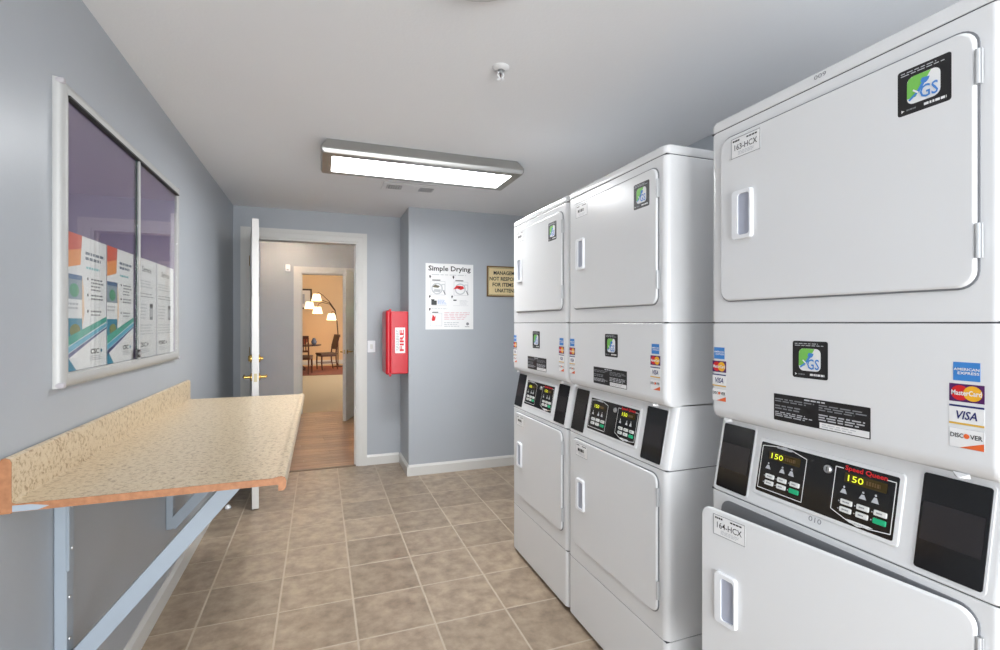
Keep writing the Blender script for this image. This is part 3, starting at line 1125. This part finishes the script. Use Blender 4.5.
MB().box(.0165, .0195, mid - .004, mid + .004, BZ0 + .040, BZ1 - .040, mat('glass_edge_green', rgb(36, 62, 54), .2)).build('pane_edge', t, 0)
MB().box(.012, .030, .03, bw - .03, BZ1 - .046, BZ1 - .040, DARK).build('track', t, 0)
lk = MB().box(.0225, .030, mid - .030, mid + .004, BZ0 + .050, BZ0 + .080, K_)
lk.lathe([(.008, 0), (.008, .006), (.004, .007)], STEEL, 14, frame((.030, mid - .013, BZ0 + .065), (0, 1, 0), (0, 0, 1)))
lk.build('pane_lock', t)


def notice(y0, y1, label, colour):
    z0, z1 = 1.206, 1.622
    w, h = y1 - y0, z1 - z0
    M = frame((XL + .0112, y0, z0), (0, 1, 0), (0, 0, 1))
    p = MB(M)
    p.prism([(0, 0), (w, 0), (w, h), (0, h)], 0, .0010, W_)
    q = .0015
    if colour:
        cw = w * .36
        p.flat([(0, h), (cw, h), (cw * .95, h * .90), (0, h * .86)], q, mat('print_red_orange', rgb(214, 78, 40), .5))
        p.flat([(0, h * .86), (cw * .95, h * .90), (cw * .9, h * .78), (0, h * .74)], q, mat('print_amber', rgb(238, 150, 70), .5))
        p.rect(0, h * .52, cw, h * .70, q, mat('print_photo_grey', rgb(146, 160, 172), .5))
        p.flat(disc(cw * .5, h * .585, cw * .30, 14, h * .05), q + .0003, mat('print_photo_green', rgb(86, 160, 120), .5))
        p.rect(0, h * .665, cw, h * .70, q + .0003, mat('print_photo_blue', rgb(80, 112, 150), .5))
        p.bars(.004, h * .44, cw, h * .50, 2, q, LG_, seed=3)
        p.rect(0, h * .24, cw, h * .38, q, TEAL_)
        p.flat(disc(cw * .55, h * .29, cw * .34, 14, h * .05), q + .0003, mat('print_olive', rgb(126, 132, 64), .5))
        p.flat([(cw, h * .30), (cw * 1.16, h * .42), (cw * 1.1, h * .62), (cw, h * .70)], q, mat('print_peach', rgb(246, 212, 176), .5))
        # sweeping bands
        p.flat([(0, h * .17), (w, h * .36), (w, h * .40), (0, h * .24)], q + .0006, mat('print_sea_green', rgb(70, 172, 150), .5))
        p.flat([(0, h * .12), (w, h * .32), (w, h * .35), (0, h * .165)], q + .0006, mat('print_sky', rgb(90, 178, 206), .5))
        p.flat([(0, h * .08), (w * .75, h * .25), (w, h * .30), (w, h * .315), (0, h * .115)], q + .0006, mat('print_dusk', rgb(88, 92, 140), .5))
        p.flat([(0, 0), (w * .22, 0), (w * .06, h * .09), (0, h * .10)], q + .0006, TEAL_)
        p.bars(w * .44, h * .82, w * .94, h * .90, 2, q, mat('print_slate', rgb(96, 108, 126), .5), fill=.55, seed=2)
        p.bars(w * .46, h * .755, w * .9, h * .785, 1, q, AQUA_, fill=.6, seed=4)
        for k, rows in enumerate((4, 2, 2)):
            zt = h * (.70 - k * .125)
            p.flat(disc(w * .50, zt - h * .014, w * .018, 10), q, K_)
            p.bars(w * .58, zt - h * .027 * rows, w * .92, zt, rows, q, G_, fill=.45, seed=5 + k)
        p.text('CSC', w * .56, h * .105, w * .78, h * .145, q + .0009, K_, bold=.02)
        p.flat([(w * .83, h * .105), (w * .88, h * .125), (w * .83, h * .145)], q + .0009, TEAL_)
        p.bars(w * .56, h * .05, w * .86, h * .095, 3, q + .0009, LG_, seed=8)
    else:
        p.text('Service', w * .26, h * .865, w * .72, h * .925, q, K_, bold=.01)
        p.bars(w * .10, h * .70, w * .90, h * .79, 3, q, LG_, fill=.4, seed=3)
        p.bars(w * .10, h * .60, w * .84, h * .66, 2, q, G_, fill=.3, seed=5)
        p.bars(w * .10, h * .38, w * .52, h * .55, 5, q, LG_, fill=.35, seed=6)
        p.flat(rrect(w * .64, h * .38, w * .80, h * .55, .004, 3), q, G_)
        p.rect(w * .66, h * .41, w * .78, h * .50, q + .0003, LG_)
        p.rect(w * .66, h * .51, w * .80, h * .545, q + .0003, K_)
        p.bars(w * .08, h * .22, w * .92, h * .34, 4, q, LG_, fill=.35, seed=7)
        p.text('CSC', w * .12, h * .105, w * .46, h * .15, q, K_, bold=.02)
        p.flat([(w * .52, h * .105), (w * .58, h * .128), (w * .52, h * .15)], q, K_)
        p.bars(w * .12, h * .04, w * .66, h * .09, 3, q, LG_, seed=8)
    return tag(p.build('notice', smooth=0), label, 'notice', 'papers behind the notice board glass')


notice(1.782, 2.072, 'colourful laundry notice nearest the camera, with orange corner and teal bands', True)
notice(2.078, 2.335, 'second colourful laundry notice, beside the sliding pane edge', True)
notice(2.372, 2.625, 'white printed service notice just right of the pane edge', False)
notice(2.632, 2.905, 'white printed service notice at the far end of the board', False)

# ------------------------------------------------------------------ ceiling fixtures


def panel_fixture(label, loc, emit, group=None):
    t = thing('light_fixture', label, 'ceiling light', loc, 0, group)
    lx, ly, hz = .605, .210, -.085
    # sloped tray: wider at its lower rim
    o = rrect(-lx, -ly, lx, ly, .012, 3)
    i2 = rrect(-lx + .062, -ly + .070, lx - .062, ly - .058, .004, 3)
    c = rrect(-lx + .030, -ly + .030, lx - .030, ly - .030, .012, 3)
    n = len(o)
    m = MB()
    vs = [(u, v, 0) for u, v in c] + [(u, v, -.050) for u, v in o] + [(u, v, -.068) for u, v in o] + [(u * .985, v * .96, hz) for u, v in o] + [(u, v, hz + .001) for u, v in i2] + [(u, v, hz + .030) for u, v in i2]
    fs = [tuple(range(n))]
    for q in range(5):
        for i in range(n):
            j = (i + 1) % n
            fs.append((q * n + i, q * n + j, (q + 1) * n + j, (q + 1) * n + i))
    m.add(vs, fs, NICKEL)
    m.build('tray', t)
    MB().prism(i2, hz + .010, hz + .016, emit).build('diffuser', t, 0)
    return t


panel_fixture('long lit panel light in a metal tray on the ceiling ahead', (.608, 3.060, ZC - .0012), LAMPM)
panel_fixture('lit panel light in a metal tray behind the camera', (.605, -1.0, ZC - .0012), LAMPB)

t = thing('ceiling_lamp', 'round flush ceiling lamp, switched off, above the camera', 'ceiling light', (.422, 1.315, ZC))
MB().lathe([(.152, 0), (.152, -.018), (.146, -.026), (.120, -.029), (.0001, -.030)], mat('round_lamp_white', rgb(198, 198, 198), .5), 40).build('disc_body', t)
MB().lathe([(.007, -.028), (.006, -.034), (.0001, -.035)], DARK, 10, c=(-.02, .130)).build('retaining_screw', t)

t = thing('fire_sprinkler', 'small white pendant fire sprinkler on the ceiling', 'sprinkler', (.680, 1.842, ZC))
MB().lathe([(.034, 0), (.034, -.003), (.028, -.010), (.016, -.014), (.016, -.006), (.0001, -.006)], mat('escutcheon_white', rgb(214, 214, 214), .5), 24).build('escutcheon', t)
b = MB().lathe([(.010, -.004), (.010, -.020), (.007, -.024), (.004, -.026)], STEEL, 12)
b.build('nozzle', t)
fr_ = MB()
for s_ in (-1, 1):
    fr_.tube([(s_ * .009, 0, -.020), (s_ * .013, 0, -.032), (s_ * .003, 0, -.048)], .0022, PLASTIC, 6)
fr_.build('yoke_arm', t)
MB().tube([(0, 0, -.024), (0, 0, -.046)], .0022, mat('red_bulb', rgb(60, 20, 20), .2), 6).build('glass_bulb', t)
df = MB()
for k in range(12):
    a, c = R(k * 30 - 9), R(k * 30 + 9)
    df.prism([(.003 * math.cos(a), .003 * math.sin(a)), (.015 * math.cos(a), .015 * math.sin(a)), (.015 * math.cos(c), .015 * math.sin(c)), (.003 * math.cos(c), .003 * math.sin(c))], -.0495, -.048, PLASTIC)
df.prism(disc(0, 0, .006, 12), -.050, -.047, PLASTIC)
df.build('deflector', t, 0)

VENTP = mat('vent_plate_paint', rgb(226, 227, 228), 0.5)
t = thing('ceiling_vent', 'white ceiling vent plate with two grilles beside the lit panel', 'vent', (.435, 3.60, ZC))
MB().prism(rrect(0, 0, .40, .22, .006, 3), -.012, -.004, VENTP, inset=(-.0, 0)).box(.01, .39, .01, .21, -.004, 0, VENTP).build('plate', t, 0)
for q, u0 in enumerate((.03, .27)):
    MB().box(u0, u0 + .105, .05, .15, -.0135, -.0120, DARK if q == 0 else G_).build('grille_opening', t, 0)
    for k in range(6):
        MB().box(u0 + .004 + k * .0175, u0 + .011 + k * .0175, .05, .15, -.0165, -.0130, PLASTIC if q == 0 else LG_).build('louvre', t, 0)

# ------------------------------------------------------------------ wall things at the far end
t = thing('fire_extinguisher_cabinet', 'red plastic fire extinguisher cabinet on the corner beside the doorway', 'cabinet', (XB, YB, 0))
FX0, FZ0, FZ1, FD = -.197, .895, 1.462, .270
MB().rbox(-.155, -.0015, .006, .012 + FD, FZ0 + .006, FZ1 - .008, .010, RED).build('case', t)
dr = MB().rbox(FX0, -.146, .002, .024 + FD, FZ0, FZ1, .022, RED, seg=4).build('door', t)
MB().rbox(-.170, -.150, -.001, .020, FZ0 - .012, FZ0 + .020, .004, RED).build('latch', dr)
MB().rbox(-.170, -.150, -.001, .020, FZ1 - .016, FZ1 + .010, .004, RED).build('latch', dr)
M = frame((-.118, .0058, 1.085), (1, 0, 0), (0, 0, 1))
p = MB(M)
p.prism(rrect(0, 0, .088, .225, .004, 3), -.0002, .0008, W_)
p.text('FIRE', .040, .018, .076, .207, .0013, RED_, bold=.03, rot=True)
p.bars(.014, .020, .020, .205, 8, .0013, K_, fill=.7)
p.bars(.024, .030, .032, .195, 12, .0013, G_, fill=.6, seed=3)
p.build('cabinet_label', t, 0)

# drying poster
M = frame((.885, YB - .0005, 1.292), (1, 0, 0), (0, 0, 1))
p = MB(M)
w, h = .445, .595
p.prism([(0, 0), (w, 0), (w, h), (0, h)], -.0005, .0020, W_)
q = .0026
p.text('Simple Drying', .026, .514, .419, .574, q, K_, bold=.020)
p.bars(.055, .488, .38, .500, 1, q, LG_, fill=.5, seed=2)
for k, (u, v) in enumerate(((.030, .290), (.245, .290))):
    # a drum door sketch with laundry
    p.flat([(u + .010, v + .165), (u + .020, v + .185), (u + .012, v + .200), (u + .002, v + .190)], q, K_)
    p.rect(u + .030, v + .150, u + .105, v + .158, q, K_)
    p.outline(u + .015, v + .02, u + .150, v + .145, .003, q, LG_)
    p.flat(disc(u + .075, v + .078, .052, 20), q + .0002, LG_)
    p.flat(disc(u + .075, v + .078, .042, 20), q + .0004, W_)
    if k == 0:
        p.flat([(u + .03, v + .095), (u + .06, v + .115), (u + .10, v + .10), (u + .085, v + .085), (u + .05, v + .088)], q + .0006, mat('print_mud', rgb(112, 108, 92), .5))
        p.flat([(u + .04, v + .05), (u + .10, v + .045), (u + .11, v + .07), (u + .05, v + .075)], q + .0006, LG_)
    else:
        p.flat([(u + .01, v + .075), (u + .04, v + .110), (u + .10, v + .105), (u + .115, v + .085), (u + .08, v + .070), (u + .05, v + .082)], q + .0006, RED_)
        p.flat([(u + .05, v + .090), (u + .075, v + .100), (u + .07, v + .085)], q + .0008, K_)
    p.outline(u + .115, v + .06, u + .150, v + .12, .006, q + .0006, LG_)
    p.line((u + .135, v + .06), (u + .150, v + .025), .010, q + .0006, G_)
for k, (u, v) in enumerate(((.030, .205), (.235, .205))):
    p.flat([(u + .006, v + .075), (u + .018, v + .095), (u + .008, v + .105), (u, v + .095)], q, K_)
    p.rect(u + .02, v + .055, u + .050, v + .066, q, K_)
    if k == 0:
        p.flat(rrect(u + .022, v + .015, u + .072, v + .055, .006, 3), q, mat('print_charcoal', rgb(60, 62, 62), .5))
    p.bars(u + .080, v + .02, u + .165, v + .065, 4, q, BLUE_ if k == 0 else LG_, fill=.3, seed=3 + k)
    p.outline(u + .02, v + .010, u + .165, v + .012, .001, q, LG_)
p.bars(.055, .183, .24, .192, 1, q, LG_, seed=4)
p.flat([(.036, .165), (.048, .185), (.038, .195), (.030, .185)], q, K_)
p.rect(.060, .150, .115, .158, q, K_)
p.flat([(.055, .085), (.065, .135), (.085, .110), (.095, .130), (.085, .080), (.065, .075)], q, RED_)
p.outline(.040, .03, .150, .148, .003, q, LG_)
p.bars(.170, .085, .425, .160, 5, q, PINK_, fill=.4, seed=6)
p.bars(.170, .020, .340, .070, 3, q, LG_, fill=.35, seed=7)
p.flat(disc(.390, .050, .014, 14), q, G_)
p.bars(.365, .018, .420, .030, 1, q, G_, seed=3)
tag(p.build('instruction_poster', smooth=0), 'white Simple Drying instruction poster on the boxed-out wall', 'poster')

# tan management sign
t = thing('wall_sign', 'tan framed management sign half hidden behind the farthest dryer', 'sign', (1.462, YB, 1.598))
M = frame((0, -.0005, 0), (1, 0, 0), (0, 0, 1))
sw, sh = .425, .286
fr_ = MB(M)
for a, b, c, d in ((0, 0, sw, .011), (0, sh - .011, sw, sh), (0, .011, .011, sh - .011), (sw - .011, .011, sw, sh - .011)):
    fr_.prism([(a, b), (c, b), (c, d), (a, d)], -.0005, .012, BRONZE)
fr_.build('sign_frame', t, 0)
p = MB(M)
p.prism([(.011, .011), (sw - .011, .011), (sw - .011, sh - .011), (.011, sh - .011)], 0, .006, TAN)
p.outline(.016, .016, sw - .016, sh - .016, .003, .0065, K_)
for body, a, b, zz in (('MANAGEMENT', .066, .360, .205), ('NOT RESPONSIBLE', .026, .400, .150), ('FOR ITEMS LEFT', .055, .372, .095), ('UNATTENDED', .080, .346, .040)):
    p.text(body, a, zz, b, zz + .036, .0066, K_, bold=.024)
p.build('sign_face', t, 0)

# light switch by the doorway
t = thing('light_switch', 'white light switch plate beside the doorway casing', 'switch', (.424, YF, 1.070))
M = frame((0, 0, 0), (1, 0, 0), (0, 0, 1))
MB(M).prism(rrect(0, 0, .072, .112, .006, 3), 0, .004, PLASTIC, inset=(.003, .003)).build('switch_plate', t)
MB(M).prism([(.024, .034), (.048, .034), (.048, .078), (.024, .078)], .004, .009, mat('rocker_plastic', rgb(220, 220, 216), .3), inset=(.002, .002)).build('rocker', t, 0)

# hall sensor box and door stop
t = thing('wall_sensor', 'small white sensor box on the hall wall beside the inner doorway', 'sensor', (-.475, Y2, 2.105))
MB(M).prism(rrect(0, 0, .066, .100, .010, 3), 0, .030, PLASTIC, inset=(.006, .006)).build('sensor_body', t)
MB(M).prism(rrect(.018, .012, .048, .034, .006, 3), .034, .0375, LG_).build('sensor_lens', t)

t = thing('door_stop', 'tiny white door stop on the tile under the open door', 'door stop', (-.628, 4.03, 0))
MB().lathe([(.021, 0), (.021, .006), (.016, .020), (.008, .026), (.0001, .027)], PLASTIC, 18).build('dome', t)
MB().lathe([(.0225, .001), (.0235, .003), (.0225, .006)], G_, 18).build('rubber_ring', t)

# ------------------------------------------------------------------ dining room furniture
struct(MB().prism(rrect(-2.2, 13.5, 1.4, 16.3, .02, 2), -.002, .008, RUGM).build('floor_rug', smooth=0), 'red patterned rug under the dining table', 'rug')['kind'] = 'thing'


def dining_chair(label, loc, rz, slats):
    """faces +x before turning"""
    t = thing('dining_chair', label, 'chair', loc, rz, 'dark wooden dining chairs at the table')
    for sy in (-1, 1):
        MB().tube([(.22, sy * .19, .42), (.225, sy * .195, .20), (.21, sy * .20, .0)], [.024, .022, .015], WOODD, 8).build('leg', t)
        MB().tube([(-.25, sy * .18, 0), (-.20, sy * .18, .25), (-.19, sy * .18, .46)], [.015, .020, .022], WOODD, 8).build('leg', t)
        MB().tube([(-.19, sy * .18, .44), (-.22, sy * .18, .70), (-.30, sy * .18, .99)], [.022, .020, .018], WOODD, 8).build('back_post', t)
    MB().rbox(-.21, .24, -.21, .21, .38, .43, .008, WOODD).build('seat_rail', t)
    MB().rbox(-.22, .26, -.225, .225, .43, .485, .020, SEATM).build('seat', t)
    MB().bar((-.300, -.20, .965), (-.300, .20, .965), .026, .080, WOODD, up=(0, 0, 1)).build('top_rail', t, 0)
    MB().bar((-.215, -.18, .60), (-.215, .18, .60), .022, .050, WOODD).build('lower_rail', t, 0)
    if slats:
        for k in range(5):
            yy = -.12 + k * .06
            MB().bar((-.218, yy, .61), (-.292, yy, .94), .024, .012, WOODD, up=(1, 0, 0)).build('slat', t, 0)
    else:
        m = MB()
        m.bar((-.212, 0, .60), (-.292, 0, .94), .320, .030, SEATM, up=(1, 0, 0))
        m.build('back_pad', t, 0)
    for sy in (-1, 1):
        MB().tube([(-.20, sy * .185, .20), (.215, sy * .195, .20)], .010, WOODD, 6).build('stretcher', t)
    return t


dining_chair('dark upholstered dining chair facing the table beside the arc lamp', (.19, 15.0, .012), R(200), False)
dining_chair('dark slat-back dining chair with its back to the doorways', (-.43, 13.90, .012), R(82), True)
t = thing('dining_table', 'dark round dining table seen through the inner doorway', 'table', (-.66, 15.0, .0092))
MB().lathe([(.0001, .690), (.64, .690), (.69, .700), (.70, .715), (.69, .728), (.0001, .730)], TABLEM, 40).build('table_top', t)
MB().lathe([(.06, .03), (.075, .18), (.055, .30), (.085, .45), (.06, .60), (.16, .69)], WOODD, 20).build('pedestal', t)
for k in range(4):
    a = R(45 + 90 * k)
    MB().tube([(.04 * math.cos(a), .04 * math.sin(a), .16), (.22 * math.cos(a), .22 * math.sin(a), .12), (.36 * math.cos(a), .36 * math.sin(a), .02)], [.04, .034, .022], WOODD, 8).build('foot', t)
vz = MB().lathe([(.040, .7395), (.070, .77), (.078, .82), (.050, .88), (.034, .91), (.042, .925), (.036, .925), (.028, .90)], VASE, 20).build('vase')
vz.location = (-.16, 14.95, 0)
tag(vz, 'dusky blue vase on the dining table', 'vase')
bz = MB().lathe([(.05, .7395), (.06, .75), (.14, .83), (.18, .92), (.17, .92), (.12, .84), (.0001, .78)], BOWL, 24).build('bowl')
bz.location = (-.46, 14.75, 0)
tag(bz, 'reddish brown bowl on the dining table', 'bowl')

t = thing('arc_floor_lamp', 'bronze arc floor lamp with lit cream shades in the dining room', 'lamp', (.52, 15.9, .008))
MB().lathe([(.16, 0), (.16, .025), (.03, .045), (.018, .06)], LAMPPOLE, 24).build('base', t)
MB().tube([(0, 0, .05), (0, 0, 1.0), (-.03, 0, 1.40)], .016, LAMPPOLE, 10).build('pole', t)


def shade(x, z, arm):
    MB().tube([(px, 0, pz) for px, pz in arm], .010, LAMPPOLE, 8).build('arm', t)
    sh_ = MB().lathe([(.145, z - .10), (.095, z + .10), (.090, z + .10), (.140, z - .10)], SHADE, 24, c=(x, 0)).build('lamp_shade', t)
    d = bpy.data.lights.new('shade_bulb', 'POINT')
    d.energy, d.color, d.shadow_soft_size = 7, (1.0, .84, .62), .04
    b = bpy.data.objects.new('shade_bulb', d)
    COL.objects.link(b)
    b.parent = t
    b.location = (x, 0, z - .02)
    MB().lathe([(.012, z - .02), (.030, z + .02), (.012, z + .06), (.010, z + .11)], mat('lamp_socket', rgb(90, 70, 50), .4), 10, c=(x, 0)).build('socket', sh_)


shade(-.19, 1.53, [(-.03, 1.40), (-.06, 1.58), (-.11, 1.69), (-.17, 1.70), (-.19, 1.63)])
shade(-.59, 1.73, [(-.03, 1.40), (-.08, 1.70), (-.24, 1.92), (-.45, 1.97), (-.56, 1.93), (-.59, 1.83)])
shade(-.82, 1.88, [(-.03, 1.40), (-.08, 1.72), (-.25, 1.96), (-.50, 2.05), (-.74, 2.06), (-.82, 1.98)])
shade(-.62, 2.12, [(-.03, 1.40), (-.08, 1.74), (-.26, 2.01), (-.45, 2.20), (-.57, 2.27), (-.62, 2.22)])

t = thing('framed_picture', 'dark framed picture with pale mount on the peach wall', 'picture', (-.245, YD, 1.80))
M = frame((0, 0, 0), (1, 0, 0), (0, 0, 1))
f_ = MB(M)
for a, b, c, d in ((-.9, 0, 0, .05), (-.9, .60, 0, .65), (-.9, .05, -.85, .60), (-.05, .05, 0, .60)):
    f_.prism([(a, b), (c, b), (c, d), (a, d)], 0, .035, PICF)
f_.build('picture_frame', t, 0)
MB(M).prism([(-.85, .05), (-.05, .05), (-.05, .60), (-.85, .60)], 0, .012, PAPER).build('mount', t, 0)
MB(M).prism([(-.68, .17), (-.22, .17), (-.22, .48), (-.68, .48)], .012, .014, mat('picture_print', rgb(176, 180, 190), .6, var=.3, scale=9)).build('print', t, 0)
